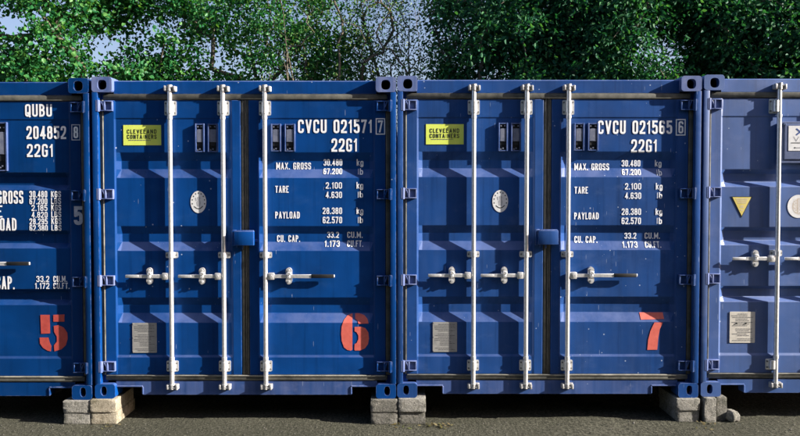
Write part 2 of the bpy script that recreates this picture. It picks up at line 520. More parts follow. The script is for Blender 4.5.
def poly(bm, pts, y=0.0, mi=0):
    f = bm.faces.new([bm.verts.new((p[0], y, p[1])) for p in pts])
    f.material_index = mi

def fitpoly(bm, pts, bb, u0, u1, v0, v1, mi=0, y=0.0):
    x0, x1, y0, y1 = bb
    poly(bm, [(u0 + (p[0] - x0) / (x1 - x0) * (u1 - u0), v1 - (p[1] - y0) / (y1 - y0) * (v1 - v0)) for p in pts], y, mi)

NUM6 = ((240, 463, 108, 408), [
 [(330, 110), (318, 112), (290, 125), (262, 160), (245, 210), (240, 270), (245, 330), (262, 380), (290, 403), (318, 408), (330, 400)],
 [(352, 108), (385, 108), (425, 122), (450, 150), (460, 188), (380, 190), (372, 165), (352, 150)],
 [(348, 215), (400, 213), (435, 225), (458, 260), (463, 310), (455, 355), (430, 390), (390, 407), (350, 407), (346, 400), (348, 355), (365, 345), (378, 315), (378, 285), (365, 260), (348, 250)]])
NUM7 = ((302, 522, 95, 390), [
 [(302, 95), (515, 95), (522, 145), (310, 150)],
 [(432, 170), (508, 172), (480, 225), (468, 290), (458, 390), (368, 390), (375, 310), (395, 240), (415, 200)]])
NUM5 = ((80, 300, 75, 368), [
 [(88, 78), (162, 78), (164, 225), (92, 228)],
 [(190, 78), (278, 75), (276, 132), (190, 132)],
 [(80, 258), (150, 258), (160, 300), (172, 325), (168, 368), (140, 362), (105, 340), (82, 305)],
 [(192, 165), (230, 160), (270, 178), (298, 220), (300, 270), (285, 320), (250, 352), (195, 368), (192, 320), (215, 290), (215, 250), (195, 215)]])

# ------------------------------------------------------------------ container
W, H, LEN = 2.438, 2.591, 6.058
FD = 0.047                                # depth of the door frame behind the corner castings
DV0, DV1 = 0.183, 2.413
DOORS = [(0.076, 1.181, 0.159, 1.112), (1.247, 2.352, 1.315, 2.267)]
GROOVES = {'A': (0.031, [(1.994, 1.924, 1.859, 1.786), (1.397, 1.332, 1.267, 1.194), (0.815, 0.75, 0.685, 0.607)]),
           'B': (0.042, [(1.84, 1.804, 1.738, 1.700), (1.372, 1.340, 1.264, 1.226), (0.892, 0.866, 0.800, 0.764)])}

def cl(x): return max(0.0, min(1.0, x))

class Profile:
    def __init__(self, kind, door):
        self.gd, self.gr = GROOVES[kind]
        self.d0, self.d1, self.a, self.b = door
    def vlist(self):
        v = [DV0, 0.324, 0.345, 2.262, 2.270, DV1]
        for g in self.gr: v += list(g)
        return sorted(v)
    def ulist(self):
        return [self.d0, self.a, self.a + .012, self.a + .045, self.b - .045, self.b - .012, self.b, self.d1]
    def base(self, v):
        if v >= 2.270: return 0.053
        if v >= 2.262: return 0.053 + 0.005 * (2.270 - v) / 0.008
        if v >= 0.345: return 0.058
        if v >= 0.324: return 0.051 + 0.007 * (v - 0.324) / 0.021
        return 0.051
    def g(self, v):
        for r0, f0, f1, r1 in self.gr:
            if r1 < v < r0:
                return min(cl((v - r1) / (f1 - r1)), cl((r0 - v) / (r0 - f0)))
        return 0.0
    def y(self, u, v):
        e = min(cl((u - self.a) / .012), cl((self.b - u) / .012))
        s = min(cl((u - self.a - .012) / .033), cl((self.b - .012 - u) / .033))
        return FD + (self.base(v) - FD) * e + self.gd * self.g(v) * s

def wrap(bm, prof, off=0.0018):
    """cut a flat decal at the folds of the door sheet and lay it onto the sheet"""
    us = prof.ulist(); vs = prof.vlist()
    for v in vs:
        bmesh.ops.bisect_plane(bm, geom=bm.verts[:] + bm.edges[:] + bm.faces[:], plane_co=(0, 0, v), plane_no=(0, 0, 1))
    for u in us:
        bmesh.ops.bisect_plane(bm, geom=bm.verts[:] + bm.edges[:] + bm.faces[:], plane_co=(u, 0, 0), plane_no=(1, 0, 0))
    for w in bm.verts:
        w.co.y += prof.y(w.co.x, w.co.z) - off
    return bm

def rough_box(name, x0, x1, y0, y1, z0, z1, mat, seed, label, cat='block', group=None, rz=0, bev=0.007):
    rnd = random.Random(seed)
    bm = bmesh.new()
    w, d, h = x1 - x0, y1 - y0, z1 - z0
    box(bm, -w / 2, w / 2, 0, d, 0, h, bev, 2)
    bmesh.ops.subdivide_edges(bm, edges=[e for e in bm.edges if e.calc_length() > 0.05], cuts=6, use_grid_fill=True)
    for v in bm.verts:
        if 0.004 < v.co.z < h - 0.004 or abs(v.co.x) > w / 2 - 0.012:
            v.co += Vector((rnd.uniform(-1, 1), rnd.uniform(-1, 1), 0)) * 0.0012
    # knocked corners
    for k in range(4):
        cx = rnd.choice((-1, 1)) * w / 2; cz = rnd.choice((0.1, 1)) * h; cy = rnd.choice((0, 0, rnd.uniform(0, d)))
        c = Vector((cx, cy, cz)); rad_ = rnd.uniform(0.010, 0.022)
        for v in bm.verts:
            dd = (v.co - c).length
            if dd < rad_: v.co += (Vector((0, d / 2, h / 2)) - c).normalized() * (rad_ - dd) * 0.4
    o = obj(name, bm, mat, None, 40)
    o.location = ((x0 + x1) / 2, y0, z0)
    o.rotation_euler = (0, 0, rz)
    return tag(o, label, cat, group)

def casting(name, parent, mat, u0, u1, v0, v1, y0, dy, hole, holemat):
    """hollow corner casting; hole = (centre u, centre v, half width, half height)"""
    bm = bmesh.new()
    outer = rrect(u0, u1, v0, v1, 0.024, 5)
    cu, cv, a, b = hole
    inner = []
    n = 24
    for i in range(n):
        t = 2 * math.pi * i / n
        c, s = math.cos(t), math.sin(t)
        e = 2 / 2.6
        inner.append((cu + a * math.copysign(abs(c) ** e, c), cv + b * math.copysign(abs(s) ** e, s)))
    sg = 1 if dy > 0 else -1
    vo = [bm.verts.new((p[0], y0, p[1])) for p in outer]
    vi = [bm.verts.new((p[0], y0, p[1])) for p in inner]
    eo = [bm.edges.new((vo[i], vo[(i + 1) % len(vo)])) for i in range(len(vo))]
    ei = [bm.edges.new((vi[i], vi[(i + 1) % n])) for i in range(n)]
    bmesh.ops.triangle_fill(bm, use_beauty=True, edges=eo + ei)
    vb = [bm.verts.new((p[0], y0 + dy, p[1])) for p in outer]
    for i in range(len(vo)):
        j = (i + 1) % len(vo)
        bm.faces.new((vo[j], vo[i], vb[i], vb[j]))
    bm.faces.new(vb)
    vt = [bm.verts.new((p[0], y0 + sg * 0.055, p[1])) for p in inner]
    for i in range(n):
        j = (i + 1) % n
        bm.faces.new((vi[i], vi[j], vt[j], vt[i]))
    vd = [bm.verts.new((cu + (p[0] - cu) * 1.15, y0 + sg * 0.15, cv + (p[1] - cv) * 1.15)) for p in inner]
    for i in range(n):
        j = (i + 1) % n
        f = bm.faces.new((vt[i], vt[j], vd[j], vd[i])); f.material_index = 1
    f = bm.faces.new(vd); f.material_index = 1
    bmesh.ops.recalc_face_normals(bm, faces=bm.faces[:])
    return obj(name, bm, [mat, holemat], parent, 40)

def zigzag(bm, axis, a0, a1, b0, b1, base, dep, pitch):
    """trapezoidal corrugated sheet. axis 'x': sheet across x (an end wall), 'y': along y (a side wall), 'r': roof"""
    pts = []
    a = a0
    while a < a1 - 1e-6:
        for da, d in ((0, 0), (.25, 0), (.5, 1), (.75, 1)):
            if a + da * pitch < a1: pts.append((a + da * pitch, d))
        a += pitch
    pts.append((a1, 0))
    prev = None
    for a, d in pts:
        if axis == 'y': v = [bm.verts.new((base + d * dep, a, z)) for z in (b0, b1)]
        elif axis == 'x': v = [bm.verts.new((a, base + d * dep, z)) for z in (b0, b1)]
        else: v = [bm.verts.new((x, a, base + d * dep)) for x in (b0, b1)]
        if prev: bm.faces.new((prev[0], v[0], v[1], prev[1]))
        prev = v

def bar_bracket(parent, mat, u, v0, v1, half, ybase):
    bm = bmesh.new()
    prism(bm, rrect(u - half, u + half, v0, v1, 0.01, 3), ybase - 0.008, ybase + 0.004)
    zc = (v0 + v1) / 2
    hh = (v1 - v0) / 2 * 0.78
    cyl(bm, (u, 0.028, zc - hh), (u, 0.028, zc + hh), 0.0235, 16)
    box(bm, u - 0.021, u + 0.021, 0.028, ybase, zc - hh, zc + hh, 0.004, 1)
    bz = (v0 + 0.02, v1 - 0.02) if v1 - v0 > 0.08 else (zc,)
    for s in (-1, 1):
        for z in bz:
            cyl(bm, (u + s * (half - 0.012), ybase - 0.014, z), (u + s * (half - 0.012), ybase - 0.007, z), 0.0075, 8, mi=1)
    return obj('bar_bracket', bm, [mat, M['print_grey']], parent, 35)

def bar_cam(parent, mat, u, zc, up):
    bm = bmesh.new()
    # keeper plate with two lugs, cam nose between them
    box(bm, u - 0.046, u + 0.052, 0.045, 0.058, zc - 0.022, zc + 0.022, 0.004, 1)
    box(bm, u - 0.044, u - 0.026, 0.008, 0.05, zc - 0.020, zc + 0.024 * up if up > 0 else zc + 0.018, 0.005, 2)
    box(bm, u + 0.030, u + 0.050, 0.004, 0.05, zc - 0.024, zc + 0.020, 0.006, 2)
    cyl(bm, (u, 0.028, zc - 0.02), (u, 0.028, zc + 0.03 * (1 if up > 0 else 0.6)), 0.023, 12)
    cyl(bm, (u - 0.002, 0.02, zc + 0.004 * up), (u + 0.04, 0.012, zc + 0.012 * up), 0.013, 8, 0.007)
    cyl(bm, (u - 0.002, 0.02, zc), (u - 0.032, 0.018, zc + 0.014 * up), 0.011, 8, 0.008)
    return obj('bar_cam', bm, mat, parent, 35)

def build_container(spec):
    x0, z0 = spec['x'], spec['z']
    P = spec['paint']
    kind = spec['kind']
    root = empty('shipping_container', (x0, 0, z0), spec['label'], 'container', 'blue shipping containers standing in a row', spec.get('rz', 0))
    vis = spec['doors']
    # ---- frame
    for u0, u1, s in ((0.0, 0.046, 1), (W - 0.046, W, -1)):
        bm = bmesh.new()
        box(bm, u0, u1, 0.0015, 0.105, 0.116, H - 0.116, 0.003, 2)
        # inner rebate of the post, behind the seal
        if s > 0: box(bm, 0.040, 0.085, 0.062, 0.10, 0.12, H - 0.12)
        else: box(bm, W - 0.085, W - 0.040, 0.062, 0.10, 0.12, H - 0.12)
        obj('corner_post', bm, P, root, 40)
        bm = bmesh.new()
        box(bm, u0, u1, LEN - 0.1, LEN - 0.004, 0.116, H - 0.116, 0.012, 2)
        obj('corner_post', bm, P, root, 40)
    for y0, dy in ((0.0, 0.178), (LEN, -0.178)):
        for u0, s in ((0.0, 1), (W - 0.162, -1)):
            c = u0 + 0.081 + s * (-0.002)
            casting('corner_casting', root, P, u0, u0 + 0.162, 0.0, 0.118, y0, dy, (u0 + (0.072 if s > 0 else 0.090), 0.062, 0.023, 0.038), M['dark'])
            casting('corner_casting', root, M['worn'] if kind == 'A' else P, u0, u0 + 0.162, H - 0.118, H + 0.004, y0, dy, (u0 + (0.084 if s > 0 else 0.080), H - 0.060, 0.037, 0.040), M['dark'])
    bm = bmesh.new()
    prof = [(0.055, 2.465), (0.055, 2.564), (0.062, 2.571), (0.20, 2.574), (0.20, 2.465)]
    def sweep(bm, prof, u0, u1):
        a = [bm.verts.new((u0, p[0], p[1])) for p in prof]
        b = [bm.verts.new((u1, p[0], p[1])) for p in prof]
        n = len(prof)
        for i in range(n):
            j = (i + 1) % n
            bm.faces.new((a[i], b[i], b[j], a[j]))
        bm.faces.new(a[::-1]); bm.faces.new(b)
        bmesh.ops.recalc_face_normals(bm, faces=bm.faces[:])
    sweep(bm, prof, 0.158, W - 0.158)
    obj('door_header', bm, P, root)
    bm = bmesh.new()
    sill = [(0.155, 0.132), (0.155, 0.086), (0.372, 0.086), (0.372, 0.020), (2.072, 0.020), (2.072, 0.086), (2.283, 0.086), (2.283, 0.132)]
    prism(bm, sill, 0.049, 0.16)
    # rolled lips round the cut-outs
    for s in (0, 1):
        a, b = ((0.160, 0.372), (2.072, 2.278))[s]
        box(bm, a, b, 0.043, 0.075, 0.083, 0.094, 0.003, 1)
    box(bm, 0.366, 0.378, 0.043, 0.075, 0.024, 0.083, 0.003, 1)
    box(bm, 2.066, 2.078, 0.043, 0.075, 0.024, 0.083, 0.003, 1)
    bmesh.ops.recalc_face_normals(bm, faces=bm.faces[:])
    obj('door_sill', bm, M['sill'] if kind == 'A' else P, root)
    # ---- body
    for b, d in ((0.012, 0.03), (W - 0.012, -0.03)):
        bm = bmesh.new()
        zigzag(bm, 'y', 0.105, LEN - 0.1, 0.15, 2.53, b, d, 0.278)
        box(bm, min(b, b + d * 1.5), max(b, b + d * 1.5), 0.178, LEN - 0.178, 2.50, 2.565)
        box(bm, min(b, b + d * 1.5), max(b, b + d * 1.5), 0.178, LEN - 0.178, 0.02, 0.15)
        obj('side_wall', bm, P, root)
    bm = bmesh.new()
    zigzag(bm, 'x', 0.066, W - 0.066, 0.12, 2.53, LEN - 0.03, -0.03, 0.25)
    obj('end_wall', bm, P, root)
    bm = bmesh.new()
    zigzag(bm, 'r', 0.2, LEN - 0.1, 0.03, W - 0.03, 2.545, 0.02, 0.209)
    obj('roof', bm, P, root)
    bm = bmesh.new()
    box(bm, 0.06, W - 0.06, 0.12, LEN - 0.1, 0.12, 0.16)
    for k in range(16):
        yy = 0.3 + k * 0.36
        box(bm, 0.05, W - 0.05, yy, yy + 0.045, 0.03, 0.119)
    obj('floor', bm, M['under'], root)
    # ---- seal round the doors
    bm = bmesh.new()
    box(bm, 0.070, W - 0.070, 0.042, 0.09, 2.417, 2.462, 0.010, 2)
    box(bm, 0.070, W - 0.070, 0.040, 0.09, 0.138, 0.182, 0.010, 2)
    box(bm, 0.047, 0.066, 0.044, 0.09, 0.183, 2.415, 0.006, 2)
    box(bm, W - 0.084, W - 0.047, 0.048, 0.09, 0.183, 2.415, 0.006, 2)
    box(bm, 1.184, 1.214, 0.050, 0.09, 0.183, 2.415, 0.008, 2)
    box(bm, 1.224, 1.244, 0.050, 0.09, 0.183, 2.415, 0.006, 2)
    box(bm, 0.066, 0.0745, 0.040, 0.09, 0.183, 2.415, 0.002, 1, 1)
    box(bm, 1.219, 1.222, 0.047, 0.09, 0.183, 2.415, 0.001, 1, 1)
    # rolled edge along the bottom seal
    box(bm, 0.078, 2.350, 0.034, 0.05, 0.172, 0.1825, 0.004, 2, 1)
    obj('door_gasket', bm, [M['rubber'], M['lip']], root, 40)
    # ---- doors
    rods = ((0, 0.617, -1), (0, 1.043, -1), (1, 1.380, 1))
    for di, door in enumerate(DOORS):
        pr = Profile(kind, door)
        us = pr.ulist(); vs = pr.vlist()
        bm = bmesh.new()
        grid = [[bm.verts.new((u, pr.y(u, v), v)) for u in us] for v in vs]
        for j in range(len(vs) - 1):
            for i in range(len(us) - 1):
                bm.faces.new((grid[j][i], grid[j][i + 1], grid[j + 1][i + 1], grid[j + 1][i]))
        ring = grid[0] + [grid[j][-1] for j in range(1, len(vs))] + grid[-1][-2::-1] + [grid[j][0] for j in range(len(vs) - 2, 0, -1)]
        back = [bm.verts.new((v.co.x, 0.11, v.co.z)) for v in ring]
        for i in range(len(ring)):
            j = (i + 1) % len(ring)
            bm.faces.new((ring[j], ring[i], back[i], back[j]))
        bm.faces.new(back)
        dob = obj('door', bm, P, root, 18, (0.003, 2, 12))
        # hinges
        for v in (2.364, 1.655, 0.956, 0.256):
            bm = bmesh.new()
            s = 1 if di == 0 else -1
            def mx(a, b): return (a, b) if s > 0 else (W - b, W - a)
            pu = 0.046 if s > 0 else W - 0.046
            cyl(bm, (pu, 0.012, v - 0.046), (pu, 0.012, v + 0.046), 0.0135, 12)
            for a, b, y_0, y_1, q0, q1 in ((0.052, 0.157, 0.016, 0.052, 0.033, 0.040), (0.052, 0.157, 0.016, 0.052, -0.040, -0.033),
                                           (0.146, 0.157, 0.020, 0.052, -0.033, 0.033), (0.088, 0.100, 0.014, 0.05, -0.033, 0.033),
                                           (0.074, 0.146, 0.039, 0.0465, -0.033, 0.033), (0.030, 0.040, 0.000, 0.03, -0.045, 0.045),
                                           (0.050, 0.062, 0.006, 0.05, -0.040, 0.040)):
                p, q = mx(a, b)
                box(bm, p, q, y_0, y_1, v + q0, v + q1, 0.002, 1)
            p0, p1 = (0.072, 0.09) if s > 0 else (W - 0.072, W - 0.09)
            cyl(bm, (p0, 0.022, v + 0.03), (p1, 0.022, v - 0.01), 0.007, 8)
            obj('hinge', bm, M['worn'] if di == 0 else P, dob, 40)
        # locking bars
        for rd, u, s in rods:
            if rd != di: continue
            bm = bmesh.new()
            cyl(bm, (u, 0.028, 0.085), (u, 0.028, 2.51), 0.0178, 20)
            for v in (0.32, 2.27):
                cyl(bm, (u, 0.028, v - 0.012), (u, 0.028, v + 0.012), 0.0215, 16)
            obj('locking_bar', bm, M['galv'], dob, 40)
            bar_bracket(dob, M['galv'], u + spec.get('brk', 0), 2.290, 2.407, 0.048, 0.053)
            bar_bracket(dob, M['galv'], u, 1.137, 1.186, 0.050, 0.058)
            bar_bracket(dob, M['galv'], u + spec.get('brk', 0), 0.212, 0.300, 0.048, 0.051)
            bar_cam(dob, M['galv_worn'], u, 2.503, 1)
            bar_cam(dob, M['galv_worn'], u, 0.090, -1)
            hv = spec['handle']
            bm = bmesh.new()
            def ux(a, b): return (u + a, u + b) if s > 0 else (u - b, u - a)
            p, q = ux(0.022, 0.072); box(bm, p, q, 0.012, 0.05, hv - 0.028, hv + 0.028, 0.006, 2)
            p, q = ux(0.0, 0.03); box(bm, p, q, 0.016, 0.04, hv - 0.018, hv + 0.018, 0.004, 1)
            cyl(bm, (u + s * 0.048, 0.004, hv), (u + s * 0.048, 0.015, hv), 0.011, 10)
            p, q = ux(0.07, 0.262 if s < 0 else 0.375); box(bm, p, q, 0.017, 0.027, hv - 0.015, hv + 0.015, 0.003, 1)
            if s < 0:
                p, q = ux(0.26, 0.369); box(bm, p, q, 0.014, 0.029, hv - 0.0125, hv + 0.0125, 0.005, 2)
            else:
                p, q = ux(0.372, 0.552); box(bm, p, q, 0.012, 0.031, hv - 0.014, hv + 0.016, 0.005, 2, 1)
                p, q = ux(0.550, 0.562); box(bm, p, q, 0.014, 0.029, hv - 0.012, hv + 0.014, 0.004, 1)
            obj('door_handle', bm, [M['galv'], M['black']], dob, 40)
            # catch that holds the handle
            cu = u + s * (0.176 if s < 0 else 0.190)
            bm = bmesh.new()
            for zc in (hv + 0.040, hv - 0.036):
                prism(bm, ellipse(cu, zc, 0.025, 0.030, 14), 0.024, 0.058)
                cyl(bm, (cu, 0.015, zc + (0.008 if zc > hv else -0.008)), (cu, 0.025, zc + (0.008 if zc > hv else -0.008)), 0.009, 8)
            box(bm, cu - 0.024, cu + 0.024, 0.030, 0.056, hv - 0.04, hv + 0.04, 0.003, 1)
            box(bm, cu - 0.014, cu + 0.020, 0.006, 0.034, hv + 0.008, hv + 0.034, 0.004, 1)
            box(bm, cu - 0.010, cu + 0.012, 0.008, 0.016, hv - 0.018, hv + 0.01, 0.003, 1)
            obj('handle_catch', bm, M['galv'], dob, 40)
        # vents
        for (p, q, v0, v1, kindv) in spec['vents'][di]:
            bm = bmesh.new()
            f0 = 0.034
            mi = 0
            box(bm, p, p + 0.010, f0, 0.058, v0, v1, 0.002, 1, 0)
            box(bm, q - 0.012, q, f0, 0.058, v0, v1, 0.002, 1, 0)
            box(bm, p + 0.010, q - 0.012, f0 + 0.002, 0.058, v1 - 0.010, v1, 0, 1, 0)
            box(bm, p + 0.010, q - 0.012, f0 + 0.002, 0.058, v0, v0 + 0.008, 0, 1, 0)
            box(bm, p + 0.010, q - 0.012, 0.050, 0.057, v0 + 0.008, v1 - 0.010, 0, 1, 2)
            hh = v1 - v0
            box(bm, p + 0.013, q - 0.015, f0 + 0.004, 0.050, v0 + hh * 0.34, v1 - hh * 0.20, 0.003, 1, 1)
            box(bm, p + 0.016, q - 0.018, f0 + 0.010, 0.050, v0 + hh * 0.20, v0 + hh * 0.335, 0, 1, 2)
            um = (p + q) / 2
            for bx, bz in ((p + 0.022, v1 - hh * 0.11), (q - 0.024, v1 - hh * 0.11), (um, v0 + hh * 0.10), (um - 0.018, v0 + hh * 0.07)):
                cyl(bm, (bx, f0 + 0.004, bz), (bx, 0.051, bz), 0.0065, 8, mi=1)
            obj('vent', bm, [M['sill'], M['vent'], M['dark']], dob, 40)
        spec['decals'](di, dob, pr)
    return root

def decal(name, prof, parent, mats, build, off=0.0028, label=None):
    bm = bmesh.new()
    build(bm)
    wrap(bm, prof, off)
    bmesh.ops.recalc_face_normals(bm, faces=bm.faces[:])
    for f in bm.faces:
        f.normal_update()
        if f.normal.y > 0: f.normal_flip()
    o = obj(name, bm, mats, parent)
    if label: o['label'] = label
    return o

def text_width(s, gap=0.12):
    return sum((0.30 if c == ' ' else G[c][0]) for c in s) + gap * (len(s) - 1)

def line(name, pr, dob, s, u0, u1, v0, v1, wt):
    if ' ' in s:
        # each word of a line is a piece of its own
        k = (u1 - u0) / text_width(s)
        a, b = s.split(' ', 1)
        ua = u0 + text_width(a) * k
        line('owner_code' if name == 'container_number' else name, pr, dob, a, u0, ua, v0, v1, wt)
        return line(name, pr, dob, b, ua + 0.54 * k, u1, v0, v1, wt)
    return decal(name, pr, dob, M['white'], lambda bm: text(bm, s, u0, u1, v0, v1, wt))

def lock_box(dob, P):
    bm = bmesh.new()
    box(bm, 1.136, 1.294, -0.018, 0.046, 1.243, 1.357, 0.003, 2)
    box(bm, 1.114, 1.150, 0.010, 0.046, 1.236, 1.366, 0.004, 1)
    box(bm, 1.150, 1.290, 0.000, 0.04, 1.355, 1.364, 0.002, 1)
    cyl(bm, (1.152, 0.02, 1.244), (1.152, 0.02, 1.222), 0.007, 8)
    cyl(bm, (1.198, 0.015, 1.244), (1.198, 0.015, 1.212), 0.006, 8)
    box(bm, 1.292, 1.318, 0.030, 0.046, 1.268, 1.292, 0.004, 1)
    obj('lock_box', bm, P, dob, 40)

def printed_rows(bm, u0, u1, v0, v1, n, seed, mi, y, fill=0.8, hgt=0.42):
    rnd = random.Random(seed)
    dv = (v1 - v0) / n
    for i in range(n):
        if rnd.random() > fill: continue
        u = u0 + (u1 - u0) * rnd.choice((0.02, 0.05, 0.2, 0.28))
        ue = u1 - (u1 - u0) * rnd.choice((0.03, 0.06, 0.2, 0.28))
        vc = v1 - dv * (i + 0.5)
        while u < ue - 0.004:
            w = rnd.uniform(0.006, 0.026)
            poly(bm, [(u, vc - dv * hgt / 2), (min(u + w, ue), vc - dv * hgt / 2), (min(u + w, ue), vc + dv * hgt / 2), (u, vc + dv * hgt / 2)], y, mi)
            u += w + 0.004

def data_plate(dob, pr, u0, u1, v0, v1, mat, seed, bolts=False):
    bm = bmesh.new()
    y = 0.055
    prism(bm, rrect(u0, u1, v0, v1, 0.004, 2), y - 0.0016, y + 0.003, 0)
    printed_rows(bm, u0 + 0.012, u1 - 0.012, v0 + 0.012, v1 - 0.012, 17, seed, 1, y - 0.0026)
    if bolts:
        for u in (u0 + 0.055, u1 - 0.075):
            cyl(bm, (u, y - 0.006, v1 - 0.095), (u, y, v1 - 0.095), 0.006, 8, mi=2)
    else:
        for u in (u0 + 0.008, u1 - 0.008):
            for v in (v0 + 0.008, (v0 + v1) / 2, v1 - 0.008):
                cyl(bm, (u, y - 0.004, v), (u, y, v), 0.004, 6, mi=0)
    for f in bm.faces:
        f.normal_update()
    obj('data_plate', bm, [mat, M['print_grey'], M['ink']], dob)

def oval_emblem(dob, pr, cu, cv, a, b, style):
    def build(bm):
        poly(bm, ellipse(cu, cv, a, b, 36), 0, 0)
        if style == 0:
            n = 9
            for i in range(n):
                t = R(-12 + 204 * i / (n - 1))
                x, z = cu + a * 0.80 * math.cos(t), cv + b * 0.80 * math.sin(t)
                poly(bm, ellipse(x, z, 0.0052, 0.0062, 8), -0.0004, 1)
            # figure in the middle: a standing draped shape with a staff and a scroll below
            poly(bm, [(cu - .012, cv - .035), (cu + .010, cv - .038), (cu + .018, cv - .008), (cu + .012, cv + .018), (cu + .016, cv + .034), (cu + .004, cv + .046), (cu - .010, cv + .038), (cu - .006, cv + .014), (cu - .018, cv - .004)], -0.0004, 2)
            poly(bm, [(cu - .022, cv + .006), (cu - .014, cv + .010), (cu - .020, cv + .036), (cu - .027, cv + .034)], -0.0005, 2)
            stroke(bm, [Vector((cu - .036, cv - .036)), Vector((cu - .018, cv - .050)), Vector((cu, cv - .056)), Vector((cu + .018, cv - .050)), Vector((cu + .036, cv - .034))], 0.0035, -0.0006, 1)
        else:
            poly(bm, ellipse(cu + .004, cv, a * 0.62, b * 0.70, 28), -0.0004, 2)
            rnd = random.Random(4)
            for sx in (-1, 1):
                for k in range(4):
                    z = cv - b * 0.45 + k * b * 0.29
                    pts = [Vector((cu + sx * .010 + rnd.uniform(-.004, .004), z)), Vector((cu + sx * .032, z + .006)), Vector((cu + sx * .036, z + .018)), Vector((cu + sx * .014, z + .016))]
                    stroke(bm, pts, 0.0026, -0.0006, 0)
            stroke(bm, [Vector((cu + .004, cv - b * .6)), Vector((cu + .004, cv + b * .6))], 0.003, -0.0007, 0)
    decal('oval_emblem', pr, dob, [M['emblem'], M['ink'] if style == 0 else M['beige'], M['emblem_grey'] if style == 0 else M['beige']], build)

def sign(dob, pr):
    u0, u1, v0, v1 = 0.232, 0.537, 2.051, 2.214
    bm = bmesh.new()
    y = 0.056
    prism(bm, [(u0, v0), (u1, v0), (u1, v1), (u0, v1)], y - 0.0012, y + 0.003, 0)
    text(bm, 'CLEVELAND', u0 + .030, u1 - .036, v0 + .093, v0 + .128, 0.18, 1, y - 0.0022, 0.18)
    text(bm, 'CONTAINERS', u0 + .030, u1 - .036, v0 + .051, v0 + .086, 0.18, 1, y - 0.0022, 0.16)
    printed_rows(bm, u0 + .030, u1 - .036, v0 + .036, v0 + .046, 1, 3, 2, y - 0.0024, 1.0, 0.55)
    obj('company_sign', bm, [M['lime'], M['ink'], M['print_grey']], dob)

def decals_A(code, check, num, dv, du):
    def fn(di, dob, pr):
        if di == 0:
            sign(dob, pr)
            oval_emblem(dob, pr, 0.835, 1.592, 0.064, 0.090, 0)
            data_plate(dob, pr, 0.289, 0.487, 0.345 + 0.018, 0.607, M['plate'], 5)
            lock_box(dob, spec_paint[0])
            return
        b = (2.278 + du, 2.346 + du, 2.140 + dv, 2.264 + dv)
        line('container_number', pr, dob, 'CVCU ' + code, 1.645 + du, 2.245 + du, 2.149 + dv, 2.258 + dv, 0.150)
        line('size_code', pr, dob, '22G1', 1.915 + du, 2.125 + du, 1.999 + dv, 2.106 + dv, 0.150)
        line('check_digit', pr, dob, check, b[0] + .014, b[1] - .014, b[2] + .013, b[3] - .013, 0.14)
        def fr(bm):
            stroke(bm, [Vector((b[0], b[2])), Vector((b[1], b[2])), Vector((b[1], b[3])), Vector((b[0], b[3])), Vector((b[0], b[2]))], 0.004, 0, 0)
        decal('check_digit_frame', pr, dob, M['white'], fr)
        for s, a, c, v0, v1 in (('MAX. GROSS', 1.463, 1.746, 1.857, 1.913), ('TARE', 1.459, 1.568, 1.667, 1.723), ('PAYLOAD', 1.458, 1.657, 1.458, 1.514), ('CU. CAP.', 1.467, 1.654, 1.266, 1.321)):
            line('weight_label', pr, dob, s, a + du, c + du, v0 + dv, v1 + dv, 0.15)
        for s, a, c, v0, v1 in (('30.480', 1.848, 2.000, 1.887, 1.940), ('67.200', 1.848, 2.000, 1.817, 1.866), ('2.100', 1.868, 2.000, 1.700, 1.752), ('4.630', 1.868, 2.000, 1.624, 1.676),
                                ('28.380', 1.843, 2.000, 1.494, 1.547), ('62.570', 1.843, 2.000, 1.419, 1.473), ('33.2', 1.876, 1.972, 1.299, 1.349), ('1.173', 1.855, 1.979, 1.227, 1.278)):
            line('weight_figure', pr, dob, s, a + du, c + du, v0 + dv, v1 + dv, 0.15)
        for s, a, c, v0, v1 in (('CU.M.', 2.040, 2.165, 1.299, 1.349), ('CU.FT.', 2.040, 2.170, 1.227, 1.278)):
            line('weight_unit', pr, dob, s, a + du, c + du, v0 + dv, v1 + dv, 0.15)
        for v in (1.887, 1.700, 1.494):
            line('weight_unit', pr, dob, 'kg', 2.118 + du, 2.172 + du, v + dv, v + dv + .053, 0.15)
            line('weight_unit', pr, dob, 'lb', 2.126 + du, 2.170 + du, v + dv - .074, v + dv - .022, 0.16)
        def nb(bm):
            bb, polys = num
            for p in polys: fitpoly(bm, p, bb, 1.990 - (0.010 if num is NUM7 else 0), 2.217 - (0.040 if num is NUM7 else 0), 0.380, 0.682)
        decal('painted_number', pr, dob, M['red'], nb)
    return fn

